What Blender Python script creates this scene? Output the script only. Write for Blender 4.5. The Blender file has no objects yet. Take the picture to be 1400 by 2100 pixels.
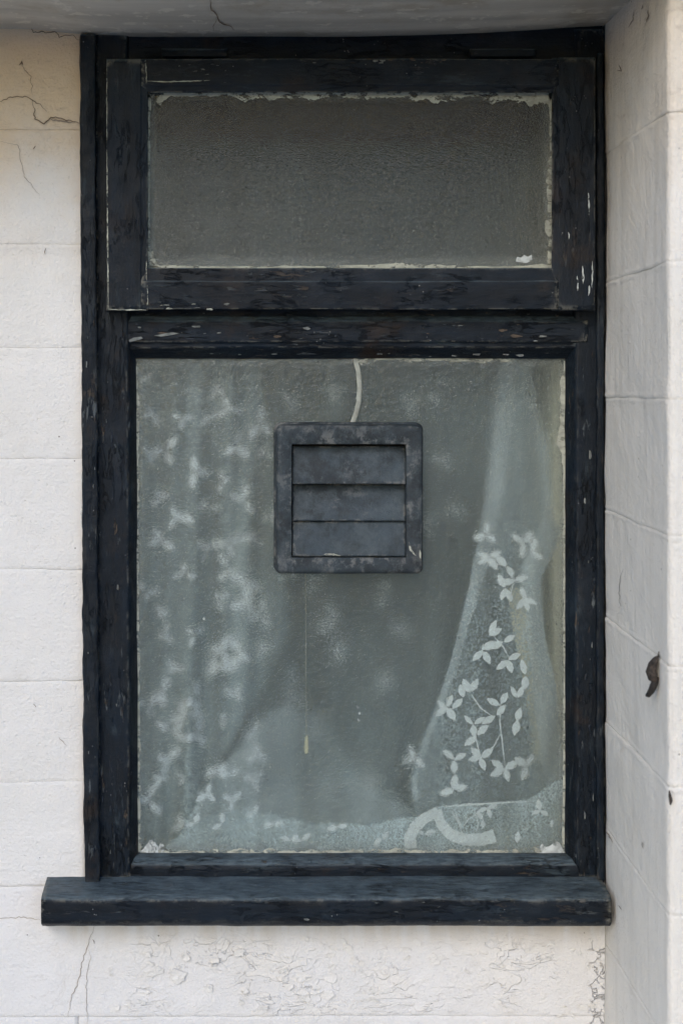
import bpy, math, random
from mathutils import Vector, noise as mnoise

random.seed(7)
SC = bpy.context.scene
COL = SC.collection

# ---------------------------------------------------------------- camera
K = 0.0005                    # metres per photo pixel on the wall plane (y = 0)
D = 1.5                       # camera distance to the wall plane
VX, VY = 500.0, 760.0         # photo pixel straight ahead of the lens
CX, CZ = (VX - 700) * K, 1.5 + (1050 - VY) * K

cam = bpy.data.cameras.new('camera')
cam.sensor_fit = 'HORIZONTAL'
cam.sensor_width = 36.0
cam.lens = 36.0 * D / (1400 * K)
cam.shift_x = (700 - VX) / 1400.0
cam.shift_y = -(1050 - VY) / 1400.0
cam.clip_start = 0.05
cam.clip_end = 2000.0
cam.dof.use_dof = True
cam.dof.focus_distance = D + 0.005
cam.dof.aperture_fstop = 9.0
cam_o = bpy.data.objects.new('camera', cam)
cam_o.location = (CX, -D, CZ)
cam_o.rotation_euler = (math.radians(90), 0, 0)
COL.objects.link(cam_o)
SC.camera = cam_o

# ---------------------------------------------------------------- light
SUN_EL, SUN_AZ = math.radians(33), math.radians(-18)     # azimuth: towards +x of straight-in-front
world = bpy.data.worlds.new('World')
SC.world = world
world.use_nodes = True
wn = world.node_tree
wn.nodes.clear()
sky = wn.nodes.new('ShaderNodeTexSky')
sky.sky_type = 'NISHITA'
sky.sun_disc = False
sky.sun_elevation = SUN_EL
sky.sun_rotation = math.pi - SUN_AZ
sky.dust_density = 1.5
hsv = wn.nodes.new('ShaderNodeHueSaturation')
hsv.inputs['Saturation'].default_value = 1.6
bg = wn.nodes.new('ShaderNodeBackground')
bg.inputs['Strength'].default_value = 0.15
wo = wn.nodes.new('ShaderNodeOutputWorld')
wn.links.new(sky.outputs[0], hsv.inputs['Color'])
wn.links.new(hsv.outputs[0], bg.inputs[0])
wn.links.new(bg.outputs[0], wo.inputs[0])

sun = bpy.data.lights.new('sun', 'SUN')
sun.energy = 0.6
sun.angle = math.radians(24)
sun.color = (1.0, 0.985, 0.96)
sun_o = bpy.data.objects.new('sun', sun)
sd = Vector((math.sin(SUN_AZ) * math.cos(SUN_EL), -math.cos(SUN_AZ) * math.cos(SUN_EL), math.sin(SUN_EL)))
sun_o.rotation_euler = sd.to_track_quat('Z', 'Y').to_euler()
sun_o.location = sd * 20
COL.objects.link(sun_o)

SC.view_settings.view_transform = 'Standard'
SC.view_settings.look = 'None'
SC.view_settings.gamma = 1.0
SC.view_settings.exposure = 0.31
SC.render.engine = 'CYCLES'
SC.cycles.use_denoising = True
SC.cycles.max_bounces = 8
SC.cycles.diffuse_bounces = 2
SC.cycles.transmission_bounces = 12
SC.cycles.transparent_max_bounces = 16
SC.cycles.sample_clamp_indirect = 6.0
SC.cycles.use_adaptive_sampling = True
SC.cycles.adaptive_threshold = 0.03
SC.cycles.adaptive_min_samples = 24

# ---------------------------------------------------------------- helpers
def PX(px, y=0.0): return CX + (px - VX) * K * (D + y) / D
def PZ(py, y=0.0): return CZ - (py - VY) * K * (D + y) / D
def P(px, py, y=0.0): return Vector((PX(px, y), y, PZ(py, y)))
def nz(x, y=0.0, z=0.0): return mnoise.noise(Vector((x, y, z)))
def fbm(x, y=0.0, z=0.0, o=4):
    s, a, f = 0.0, 1.0, 1.0
    for i in range(o):
        s += a * nz(x * f + 17.3 * i, y * f - 5.1 * i, z * f + 3.7 * i); a *= 0.5; f *= 2.03
    return s
def smooth(a, b, v):
    t = max(0.0, min(1.0, (v - a) / (b - a))) if a != b else 0.0
    return t * t * (3 - 2 * t)
def interp(pts, v):
    if v <= pts[0][0]: return pts[0][1]
    for (a, b), (c, d) in zip(pts, pts[1:]):
        if v <= c:
            return b + (d - b) * (v - a) / (c - a)
    return pts[-1][1]

def empty(name, loc, label=None, cat=None, group=None, kind=None, parent=None):
    o = bpy.data.objects.new(name, None)
    o.empty_display_size = 0.05
    o.location = loc
    COL.objects.link(o)
    if parent:
        o.parent = parent
        o.location = Vector(loc) - wloc(parent)
    tag(o, label, cat, group, kind)
    return o
def tag(o, label=None, cat=None, group=None, kind=None):
    if label: o['label'] = label
    if cat: o['category'] = cat
    if group: o['group'] = group
    if kind: o['kind'] = kind
    return o
def wloc(o):
    v = Vector((0, 0, 0))
    while o: v = v + o.location; o = o.parent
    return v
def build(name, verts, faces, mat, parent=None, smooth_shade=True, origin=None, label=None):
    """verts in world space; the object sits at its own origin under its parent"""
    if origin is None:
        n = len(verts)
        origin = Vector((sum(v[0] for v in verts) / n, sum(v[1] for v in verts) / n, min(v[2] for v in verts)))
    origin = Vector(origin)
    me = bpy.data.meshes.new(name)
    me.from_pydata([tuple(Vector(v) - origin) for v in verts], [], faces)
    me.update()
    if smooth_shade:
        me.polygons.foreach_set('use_smooth', [True] * len(me.polygons))
    if mat: me.materials.append(mat)
    o = bpy.data.objects.new(name, me)
    COL.objects.link(o)
    if parent:
        o.parent = parent
        o.location = origin - wloc(parent)
    else:
        o.location = origin
    if label: o['label'] = label
    return o
def grid_faces(n, m, wrap=False, base=0):
    f = []
    for i in range(n - 1):
        for j in range(m if wrap else m - 1):
            k = (j + 1) % m
            f.append((base + i * m + j, base + i * m + k, base + (i + 1) * m + k, base + (i + 1) * m + j))
    return f

# ---------------------------------------------------------------- materials
class M:
    def __init__(self, name):
        self.mat = bpy.data.materials.new(name)
        self.mat.use_nodes = True
        self.t = self.mat.node_tree
        self.t.nodes.clear()
        self.out = self.t.nodes.new('ShaderNodeOutputMaterial')
        g = self.t.nodes.new('ShaderNodeNewGeometry')
        self.pos, self.nrm, self.geo = g.outputs['Position'], g.outputs['Normal'], g
    def put(self, sock, v):
        if isinstance(v, bpy.types.NodeSocket): self.t.links.new(v, sock)
        elif v is not None:
            if isinstance(v, (tuple, list)) and len(v) == 3 and sock.type == 'RGBA': v = (*v, 1)
            sock.default_value = v
    def node(self, typ, ins=None, **props):
        n = self.t.nodes.new(typ)
        for k, v in props.items(): setattr(n, k, v)
        for k, v in (ins or {}).items(): self.put(n.inputs[k], v)
        return n
    def scale(self, s, off=(0, 0, 0), src=None):
        return self.node('ShaderNodeMapping', {'Vector': src or self.pos, 'Scale': s, 'Location': off}).outputs[0]
    def noise(self, scale, detail=4, rough=0.55, dist=0.0, vec=None):
        return self.node('ShaderNodeTexNoise', {'Vector': vec or self.pos, 'Scale': scale, 'Detail': detail, 'Roughness': rough, 'Distortion': dist}).outputs[0]
    def voro(self, scale, feature='F1', vec=None, out='Distance', rnd=1.0):
        return self.node('ShaderNodeTexVoronoi', {'Vector': vec or self.pos, 'Scale': scale, 'Randomness': rnd}, feature=feature).outputs[out]
    def ramp(self, v, a, b, lo=0.0, hi=1.0):
        return self.node('ShaderNodeMapRange', {'Value': v, 'From Min': a, 'From Max': b, 'To Min': lo, 'To Max': hi}, interpolation_type='SMOOTHSTEP').outputs[0]
    def lin(self, v, a, b, lo=0.0, hi=1.0):
        return self.node('ShaderNodeMapRange', {'Value': v, 'From Min': a, 'From Max': b, 'To Min': lo, 'To Max': hi}).outputs[0]
    def op(self, o, a, b=None):
        n = self.node('ShaderNodeMath', operation=o)
        self.put(n.inputs[0], a)
        if b is not None: self.put(n.inputs[1], b)
        return n.outputs[0]
    def mul(self, a, b): return self.op('MULTIPLY', a, b)
    def add(self, a, b): return self.op('ADD', a, b)
    def mixc(self, f, a, b):
        n = self.node('ShaderNodeMix', data_type='RGBA')
        self.put(n.inputs['Factor'], f)
        self.put(n.inputs[6], a); self.put(n.inputs[7], b)
        return n.outputs[2]
    def xyz(self): return self.node('ShaderNodeSeparateXYZ', {0: self.pos}).outputs
    def bump(self, h, dist, strength=1.0, normal=None):
        n = self.node('ShaderNodeBump', {'Height': h, 'Distance': dist, 'Strength': strength})
        if normal: self.put(n.inputs['Normal'], normal)
        return n.outputs[0]
    def edge(self, r):
        return self.ramp(self.geo.outputs['Pointiness'], 0.508, 0.55)
    def bsdf(self, color, rough=0.6, normal=None, spec=0.5, **kw):
        ins = {'Base Color': color, 'Roughness': rough, 'Specular IOR Level': spec}
        ins.update(kw)
        n = self.node('ShaderNodeBsdfPrincipled', ins)
        if normal: self.put(n.inputs['Normal'], normal)
        return n.outputs[0]
    def done(self, shader):
        self.t.links.new(shader, self.out.inputs[0])
        return self.mat

def box_mask(m, px0, px1, py0, py1, soft, wob=0.0):
    """soft rectangle on the wall plane given in photo pixels"""
    x, y, z = m.xyz()
    if wob:
        w = m.lin(m.noise(14, 3), 0, 1, -wob, wob)
        x, z = m.add(x, w), m.add(z, w)
    s = soft * K
    a = m.ramp(x, PX(px0) - s, PX(px0) + s)
    b = m.ramp(x, PX(px1) + s, PX(px1) - s)
    c = m.ramp(z, PZ(py0) + s, PZ(py0) - s)
    d = m.ramp(z, PZ(py1) - s, PZ(py1) + s)
    return m.mul(m.mul(a, b), m.mul(c, d))

def mat_masonry(name, white=(0.80, 0.80, 0.79), tan_top=0.0, peel=False, brush=False, pits=0.35):
    m = M(name)
    c = m.mixc(m.ramp(m.noise(5, 6), 0.35, 0.7), white, tuple(v * f for v, f in zip(white, (0.93, 0.925, 0.91))))
    c = m.mixc(m.mul(m.ramp(m.noise(26, 5), 0.55, 0.75), 0.25), c, (0.66, 0.64, 0.60))
    x, y, z = m.xyz()
    if tan_top:  # colour turns tan towards the top, broken up by noise
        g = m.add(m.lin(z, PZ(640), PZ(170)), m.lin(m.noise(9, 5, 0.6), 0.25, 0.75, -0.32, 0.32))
        c = m.mixc(m.mul(m.ramp(g, 0.1, 1.1), tan_top), c, (0.73, 0.565, 0.365))
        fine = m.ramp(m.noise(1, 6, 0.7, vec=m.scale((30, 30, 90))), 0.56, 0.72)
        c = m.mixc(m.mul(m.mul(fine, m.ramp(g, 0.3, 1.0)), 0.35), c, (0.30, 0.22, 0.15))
    # soot dots
    dots = m.ramp(m.voro(70), 0.075, 0.035)
    keep = m.ramp(m.noise(23, 2), 0.565, 0.60)
    c = m.mixc(m.mul(dots, m.mul(keep, 0.85)), c, (0.07, 0.055, 0.045))
    grit = m.mul(m.ramp(m.noise(260, 4, 0.7), 0.60, 0.72), m.ramp(m.noise(20, 3), 0.4, 0.6))
    c = m.mixc(m.mul(grit, 0.30), c, (0.34, 0.32, 0.29))
    hair = m.op('ABSOLUTE', m.op('SUBTRACT', m.noise(13, 4, 0.55, 0.8), 0.5))
    hair = m.mul(m.ramp(hair, 0.006, 0.0015), m.ramp(m.noise(6, 2), 0.52, 0.62))
    c = m.mixc(m.mul(hair, 0.16), c, (0.40, 0.36, 0.31))
    hgt = m.mul(m.noise(330, 3, 0.6), 0.9)
    hgt = m.add(hgt, m.mul(m.noise(70, 4, 0.6), 1.2))
    hgt = m.add(hgt, m.mul(m.noise(16, 3), 2.0))
    if brush:
        hgt = m.add(hgt, m.mul(m.noise(1, 4, 0.6, vec=m.scale((420, 420, 9))), 0.9))
        st = m.ramp(m.noise(1, 4, 0.6, vec=m.scale((60, 60, 2.5))), 0.45, 0.75)
        c = m.mixc(m.mul(st, 0.30), c, (0.60, 0.56, 0.49))
    else:
        hgt = m.add(hgt, m.mul(m.noise(1, 3, 0.6, vec=m.scale((30, 30, 260))), 0.35))
    if pits:
        hgt = m.add(hgt, m.mul(m.ramp(m.voro(150), 0.0, 0.22), pits))
    if peel:
        # flaking paint patches: raised plates with torn outlines
        zone = box_mask(m, 270, 1130, 1925, 2085, 22, 0.02)
        zone = m.mul(zone, m.ramp(m.noise(11, 4, 0.6), 0.42, 0.58))
        f1 = m.noise(24, 3, 0.5, 1.4, vec=m.scale((0.8, 1, 1.35)))
        lay = m.add(m.ramp(f1, 0.50, 0.515), m.ramp(m.noise(44, 3, 0.5, 1.5, vec=m.scale((0.8, 1, 1.4), (3, 1, 2))), 0.52, 0.54))
        hgt = m.add(hgt, m.mul(m.mul(lay, zone), 0.7))
        edge = m.mul(m.ramp(f1, 0.485, 0.505), m.ramp(f1, 0.53, 0.508))
        c = m.mixc(m.mul(m.mul(edge, zone), 0.07), c, (0.50, 0.46, 0.40))
        c = m.mixc(m.mul(m.mul(m.ramp(f1, 0.51, 0.52), zone), 0.35), c, (0.84, 0.82, 0.77))
        # alligator cracks in the corner beside the pier
        zone2 = m.mul(box_mask(m, 1208, 1262, 1925, 2130, 9, 0.012), m.ramp(m.noise(40, 2), 0.36, 0.5))
        vv = m.node('ShaderNodeVectorMath', {0: m.pos, 1: m.node('ShaderNodeVectorMath', {0: m.node('ShaderNodeTexNoise', {'Vector': m.pos, 'Scale': 75.0, 'Detail': 4.0}).outputs[1], 'Scale': 0.026}, operation='SCALE').outputs[0]}, operation='ADD').outputs[0]
        cr = m.ramp(m.voro(70, 'DISTANCE_TO_EDGE', vec=vv), 0.07, 0.012)
        c = m.mixc(m.mul(m.mul(cr, zone2), 0.20), c, (0.26, 0.23, 0.20))
        hgt = m.add(hgt, m.mul(m.mul(cr, zone2), -2.0))
        # shade of the sill painted in as yellowish streaks just below it
        sill_shade = m.mul(m.mul(m.ramp(z, PZ(1965), PZ(1885)), m.ramp(x, PX(110), PX(150))), m.ramp(m.noise(1, 4, 0.6, vec=m.scale((45, 10, 5))), 0.38, 0.62))
        c = m.mixc(m.mul(sill_shade, 0.4), c, (0.58, 0.48, 0.33))
    nrm = m.bump(hgt, 0.0013, 1.0)
    return m.done(m.bsdf(c, 0.82, nrm, 0.3))

def mat_blackpaint(name, axis, chip=0.5, brown=0.3, base=(0.0024, 0.0068, 0.0130), edge=1.0):
    m = M(name)
    st = {'x': (12, 62, 62), 'z': (62, 62, 12)}[axis]
    grain = m.noise(1, 6, 0.70, 0.1, vec=m.scale(tuple(v * 6 for v in st)))
    broad = m.noise(1, 5, 0.6, vec=m.scale(st))
    c = m.mixc(m.ramp(broad, 0.3, 0.72), tuple(v * 0.7 for v in base), tuple(v * 1.6 for v in base))
    c = m.mixc(m.mul(m.ramp(grain, 0.52, 0.75), 0.30), c, tuple(v * f for v, f in zip(base, (3.6, 3.8, 4.0))))
    # dusty bloom
    c = m.mixc(m.mul(m.ramp(m.noise(18, 6, 0.7), 0.5, 0.8), 0.30), c, (0.040, 0.052, 0.066))
    up = m.node('ShaderNodeSeparateXYZ', {0: m.nrm}).outputs[2]
    c = m.mixc(m.mul(m.ramp(up, 0.25, 0.75), m.lin(m.add(m.mul(grain, 0.6), m.mul(m.noise(24, 5, 0.7), 0.4)), 0.35, 0.65, 0.10, 0.95)), c, (0.13, 0.175, 0.20))  # sky sheen painted onto upward faces as a paler tone, with dust
    # bare wood / old undercoat showing in flakes along the grain
    fl = m.noise(1, 6, 0.72, 0.25, vec=m.scale(tuple(v * 2.4 for v in st)))
    zone = m.ramp(m.noise(9, 4, 0.6), 0.46, 0.60)
    chips = m.mul(m.ramp(fl, 0.585, 0.625), m.add(m.mul(zone, chip), chip * 0.12))
    cc = m.mixc(m.ramp(m.noise(40, 2), 0.45, 0.55), (0.12, 0.14, 0.15), (0.085, 0.066, 0.05))
    c = m.mixc(chips, c, cc)
    # scuffed, chalky film in patches
    sc = m.mul(m.ramp(m.noise(1, 8, 0.8, 0.5, vec=m.scale(tuple(v * 1.3 for v in st))), 0.52, 0.66), m.ramp(m.noise(13, 3, 0.6, vec=m.scale((1, 1, 1), (4, 1, 6))), 0.45, 0.62))
    c = m.mixc(m.mul(sc, 0.25 + 0.3 * chip), c, (0.055, 0.082, 0.098))
    rust = m.mul(m.ramp(m.noise(12, 5, 0.65), 0.55, 0.68), brown)
    c = m.mixc(rust, c, (0.026, 0.016, 0.010))
    # worn arrises
    e = m.mul(m.edge(0.0022), m.ramp(m.noise(70, 5, 0.75), 0.46, 0.58))
    c = m.mixc(m.mul(e, edge * min(1.0, 0.45 + chip * 0.5)), c, (0.20, 0.20, 0.175))
    # dust specks and lint
    sp = m.mul(m.ramp(m.voro(190), 0.14, 0.06), m.ramp(m.noise(30, 2), 0.60, 0.63))
    c = m.mixc(m.mul(sp, 0.75), c, (0.34, 0.35, 0.35))
    # crackled film: soft uneven ridges, no straight cells
    cr = m.op('ABSOLUTE', m.op('SUBTRACT', m.noise(1, 6, 0.68, 0.3, vec=m.scale(tuple(v * 1.5 for v in st), (2, 3, 1))), 0.5))
    crack = m.mul(m.ramp(cr, 0.022, 0.004), m.ramp(m.noise(15, 3), 0.44, 0.60))
    c = m.mixc(m.mul(crack, 0.5 * chip), c, (0.003, 0.003, 0.003))
    h = m.add(m.mul(grain, 0.9), m.mul(m.noise(75, 6, 0.7), 1.6))
    h = m.add(h, m.mul(chips, -1.0))
    h = m.add(h, m.mul(crack, -1.3))
    n = m.bump(h, 0.0007, 1.0)
    r = m.lin(m.noise(45, 4), 0.3, 0.7, 0.42, 0.66)
    return m.done(m.bsdf(c, r, n, 0.26))

def mat_simple(name, color, rough=0.7, var=0.15, scale=40, bump=0.0, spec=0.4):
    m = M(name)
    c = m.mixc(m.ramp(m.noise(scale, 5), 0.3, 0.7), tuple(v * (1 - var) for v in color), tuple(min(1, v * (1 + var)) for v in color))
    n = m.bump(m.noise(scale * 6, 4), 0.0006, bump) if bump else None
    return m.done(m.bsdf(c, rough, n, spec))

def mat_glass(name, film=0.06, film_edge=None, ior=1.5, tint=(0.952, 0.993, 0.996), amp=0.0011, scale=430, rough=0.06):
    m = M(name)
    v = m.scale((1.0, 0.05, 1.25))
    h = m.noise(scale, 2.2, 0.45, 0.9, vec=v)
    h2 = m.noise(scale * 0.33, 2, 0.5, 0.3, vec=v)
    n = m.bump(m.add(h, m.mul(h2, 1.1)), amp, 1.0)
    g = m.node('ShaderNodeBsdfGlass', {'Color': tint, 'Roughness': rough, 'IOR': ior, 'Normal': n}).outputs[0]
    d = m.node('ShaderNodeBsdfDiffuse', {'Color': (0.48, 0.53, 0.50), 'Normal': n}).outputs[0]
    f = m.mul(m.lin(m.noise(20, 6, 0.65), 0.25, 0.75, 0.45, 1.5), film)
    if film_edge: f = m.add(f, film_edge(m))
    mx = m.node('ShaderNodeMixShader', {0: f, 1: g, 2: d}).outputs[0]
    return m.done(mx)

def mat_net(name, alpha, color=(0.74, 0.76, 0.76), weave=520, lo=0.22, hi=0.78):
    m = M(name)
    w = m.ramp(m.noise(weave, 2, 0.6, vec=m.scale((1, 0.3, 1))), lo, hi)
    a = m.mul(w, alpha * 1.75)
    a = m.add(a, alpha * 0.12)
    a = m.mul(a, m.lin(m.noise(1, 3, 0.5, vec=m.scale((34, 1, 2.2))), 0.3, 0.7, 0.55, 1.45))
    d = m.node('ShaderNodeBsdfDiffuse', {'Color': color}).outputs[0]
    t = m.node('ShaderNodeBsdfTranslucent', {'Color': color}).outputs[0]
    dt = m.node('ShaderNodeMixShader', {0: 0.3, 1: d, 2: t}).outputs[0]
    tr = m.node('ShaderNodeBsdfTransparent').outputs[0]
    return m.done(m.node('ShaderNodeMixShader', {0: a, 1: tr, 2: dt}).outputs[0])

def mat_cloth(name, color, trans=0.3):
    m = M(name)
    c = m.mixc(m.ramp(m.noise(300, 3), 0.35, 0.7), tuple(v * 0.88 for v in color), color)
    d = m.node('ShaderNodeBsdfDiffuse', {'Color': c}).outputs[0]
    t = m.node('ShaderNodeBsdfTranslucent', {'Color': c}).outputs[0]
    return m.done(m.node('ShaderNodeMixShader', {0: trans, 1: d, 2: t}).outputs[0])

def mat_grille(name, k=1.0, off=(0, 0, 0)):
    m = M(name)
    m.pos = m.scale((1, 1, 1), off)
    base = (0.022 * k, 0.031 * k, 0.038 * k)
    c = m.mixc(m.ramp(m.noise(22, 7, 0.72), 0.32, 0.68), tuple(v * 0.6 for v in base), tuple(v * 1.7 for v in base))
    c = m.mixc(m.mul(m.ramp(m.noise(30, 10, 0.8), 0.46, 0.64), 0.6), c, (0.085, 0.110, 0.124))
    c = m.mixc(m.mul(m.ramp(m.noise(26, 9, 0.8, vec=m.scale((1, 1, 1), (5, 2, 7))), 0.55, 0.66), 0.45), c, (0.16, 0.175, 0.18))
    e = m.mul(m.edge(0.0015), m.ramp(m.noise(60, 4, 0.7), 0.50, 0.64))
    c = m.mixc(m.mul(e, 0.55), c, (0.22, 0.22, 0.21))
    h = m.add(m.mul(m.noise(90, 7, 0.75), 2.0), m.mul(m.noise(500, 2), 0.4))
    n = m.bump(h, 0.0010, 0.9)
    return m.done(m.bsdf(c, m.lin(m.noise(40, 4), 0.3, 0.7, 0.5, 0.75), n, 0.4))

def mat_soffit(name):
    m = M(name)
    c = m.mixc(m.ramp(m.noise(1, 5, 0.6, vec=m.scale((3, 22, 22))), 0.35, 0.68), (0.60, 0.575, 0.51), (0.42, 0.405, 0.36))
    c = m.mixc(m.mul(m.ramp(m.noise(7, 6, 0.7), 0.48, 0.64), 0.7), c, (0.36, 0.31, 0.23))
    c = m.mixc(m.mul(m.ramp(m.noise(55, 4, 0.6), 0.58, 0.63), 0.6), c, (0.72, 0.69, 0.60))
    h = m.add(m.noise(1, 4, 0.6, vec=m.scale((20, 320, 320))), m.mul(m.noise(90, 4), 1.0))
    return m.done(m.bsdf(c, 0.6, m.bump(h, 0.0007, 0.7), 0.4))

WALL = mat_masonry('white_masonry_paint', tan_top=0.85)
WALLP = mat_masonry('flaking_masonry_paint', white=(0.79, 0.795, 0.80), peel=True, pits=0.15)
REVEAL = mat_masonry('brushed_masonry_paint', white=(0.89, 0.865, 0.805), tan_top=0.4, brush=True, pits=0.0)
MORTAR = mat_simple('joint_filler', (0.50, 0.46, 0.41), 0.9, 0.2, 60, 0.4)
BH = mat_blackpaint('black_paint_along_x', 'x', 0.40, 0.4)
BV = mat_blackpaint('black_paint_along_z', 'z', 0.40, 0.4)
BHW = mat_blackpaint('weathered_black_paint_x', 'x', 1.0, 0.8)
BVB = mat_blackpaint('flaking_black_paint_z', 'z', 0.55, 0.5, edge=0.12)
BHB = mat_blackpaint('sooty_black_paint_x', 'x', 0.3, 0.5, edge=0.0)
BVW = mat_blackpaint('weathered_black_paint_z', 'z', 0.85, 0.6)
def mat_smear(name, color, cover, sc=(120, 120, 120)):
    m = M(name)
    n1 = m.noise(1, 6, 0.7, 0.4, vec=m.scale(sc))
    c = m.mixc(m.ramp(n1, 0.35, 0.65), tuple(v * 0.62 for v in color), color)
    d = m.bsdf(c, 0.75, m.bump(n1, 0.0008, 0.6), 0.3)
    tr = m.node('ShaderNodeBsdfTransparent').outputs[0]
    a = m.ramp(m.noise(1, 6, 0.72, 0.3, vec=m.scale(sc, (3, 1, 2))), 0.62 - cover * 0.4, 0.72 - cover * 0.4)
    return m.done(m.node('ShaderNodeMixShader', {0: a, 1: tr, 2: d}).outputs[0])
SMEAR = mat_smear('putty_smear', (0.46, 0.48, 0.41), 0.56, (70, 70, 130))
SEAL = mat_simple('sealant', (0.33, 0.35, 0.31), 0.7, 0.2, 120, 0.4)
SMEARW = mat_smear('white_paint_flake', (0.60, 0.66, 0.66), 0.55)
DARK = mat_simple('dark_cavity', (0.006, 0.006, 0.007), 0.8, 0.2, 40)
CRACK = mat_simple('crack_dirt', (0.17, 0.12, 0.08), 0.95, 0.35, 120)
CRACKP = mat_simple('pale_crack_dirt', (0.30, 0.25, 0.20), 0.95, 0.2, 120)
SOFF = mat_soffit('weathered_soffit_paint')
GRILLE = mat_grille('worn_navy_plastic')
LOUVRE = mat_grille('lighter_navy_plastic', 1.5, (0.35, 0.2, 0.11))  # same plastic with a brighter base for the louvres
LEAF = mat_cloth('embroidery_thread', (0.92, 0.94, 0.95), 0.10)
RIBBON = mat_cloth('ribbon_braid', (0.93, 0.95, 0.95), 0.08)
CREAM = mat_cloth('cream_lining', (0.66, 0.62, 0.48), 0.25)

# ---------------------------------------------------------------- ground
gm = M('paving')
gc = gm.mixc(gm.ramp(gm.noise(1.2, 6), 0.3, 0.7), (0.42, 0.385, 0.335), (0.50, 0.46, 0.40))
gm = gm.done(gm.bsdf(gc, 0.9))
g = build('ground', [(-400, -400, 0), (400, -400, 0), (400, 400, 0), (-400, 400, 0)], [(0, 1, 2, 3)], gm, origin=(0, 0, 0))
g['kind'] = 'structure'

# ---------------------------------------------------------------- masonry blocks
XR = PX(1240)                      # plane of the pier's inner face
XL = -1.75                         # far end of the recessed wall
FRAME_L = PX(170)                  # window opening, left
DREV = 0.226                       # how far the pier stands forward

def lines_wall():
    rows = [265, 500, 711, 940, 1168, 1397, 1604, 1818, 2087]
    zs = [PZ(r) for r in rows]
    step = 0.1145
    while zs[-1] - step > 0.03: zs.append(zs[-1] - step)
    zs.append(0.0)
    return [PZ(40)] + zs           # tops .. bottoms
WZ = lines_wall()
def joint_z(i, s):
    z = WZ[i]
    if 0 < i < len(WZ) - 1:
        z += 0.0011 * fbm(s * 9 + i * 31.7, i * 3.1) + 0.0006 * nz(s * 60 + i * 11, i) + 0.006 * (s + 0.3) * [0.2, -0.1, -0.25, 0.1, 0.0, 0.1, 1.2, 0.3, 0.35][min(i, 9) - 1]
    return z
def spaced(a, b, fine, coarse, lo=None, hi=None):
    """sample positions a..b, fine inside [lo,hi], coarse elsewhere"""
    out, v = [], a
    while v < b - 1e-6:
        out.append(v)
        v += fine if (lo is None or lo - 0.02 <= v <= hi) else coarse
    if b - out[-1] < fine * 0.5: out[-1] = b
    else: out.append(b)
    return out
VPROF = [0.0, 0.004, 0.012, 0.024, 0.04, 0.062, 0.09, 0.13, 0.18, 0.25, 0.34, 0.44, 0.56, 0.66, 0.75, 0.82, 0.87, 0.91, 0.938, 0.96, 0.976, 0.988, 0.996, 1.0]

def block(parent, mat, s0, s1, zt, zb, prof, seed, samples, gap=0.00012, soft=0.0, ridge=0.0, rec=0.0008):
    """one rendered block: prof(s) gives (x, y, nx, ny); zt/zb give the joint lines"""
    verts, rows = [], []
    n = len(VPROF) + 2
    m = len(samples) + 2
    for a in range(n):
        v = VPROF[min(max(a - 1, 0), len(VPROF) - 1)]
        for b in range(m):
            s = samples[min(max(b - 1, 0), len(samples) - 1)]
            top, bot = zt(s) - gap, zb(s) + gap
            z = top + (bot - top) * v
            de = min(z - bot, top - z)
            ds = min(s - s0, s1 - s)
            off = 0.0018 * fbm(s * 6 + seed, z * 8, seed) + 0.0004 * fbm(s * 30, z * 34, seed)
            off -= rec * math.exp(-(de / 0.0013) ** 2) + 0.0008 * math.exp(-(ds / 0.0013) ** 2)
            off += ridge * math.exp(-((de - 0.0025) / 0.0016) ** 2) * (0.4 + abs(nz(s * 40, seed)))
            off -= (0.0006 + soft) * math.exp(-(de / 0.011) ** 2) * (0.5 + 0.5 * nz(s * 7, seed + 2))
            off -= soft * 1.6 * math.exp(-(((top - z) - 0.013) / 0.008) ** 2)
            if a in (0, n - 1) or b in (0, m - 1): off -= 0.02
            x, y, nx, ny = prof(s)
            verts.append((x + nx * off, y + ny * off, z))
    f = [(q[0], q[3], q[2], q[1]) for q in grid_faces(n, m)]
    return build('block', verts, f, mat, parent)

wall = empty('block_wall', (-0.9, 0.0, 0.0), 'white painted block wall set back around the black window, cracked and tan at the top', 'wall')
flat = lambda s: (s, 0.0, 0.0, -1.0)
VIEW0 = PX(-30)
for i in range(len(WZ) - 1):
    zt, zb = (lambda s, i=i: joint_z(i, s)), (lambda s, i=i: joint_z(i + 1, s))
    below = i >= 8
    right = XR + 0.012 if below else FRAME_L + 0.004
    start = FRAME_L - (0.21 if i % 2 else 0.40)
    edges = [right, start]
    if below:
        edges = [right, start] if i == 8 else [right, -0.05 - (0.22 if i % 2 else 0.0), -0.55 - (0.22 if i % 2 else 0.0)]
    while edges[-1] - 0.44 > XL: edges.append(edges[-1] - 0.44)
    edges.append(XL)
    for b, a in zip(edges, edges[1:]):
        near = i < 10 and b > -0.4
        smp = spaced(a + 0.0003, b - 0.0003, 0.0035 if near else 0.03, 0.02, VIEW0, 10) if near else spaced(a + 0.0003, b - 0.0003, 0.03, 0.03)
        block(wall, WALLP if i >= 8 else WALL, a, b, zt, zb, flat, i * 7.7 + a * 13, smp, soft=0.0013 if i in (1, 2) else (0.0006 if i == 3 else 0.0))
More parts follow.
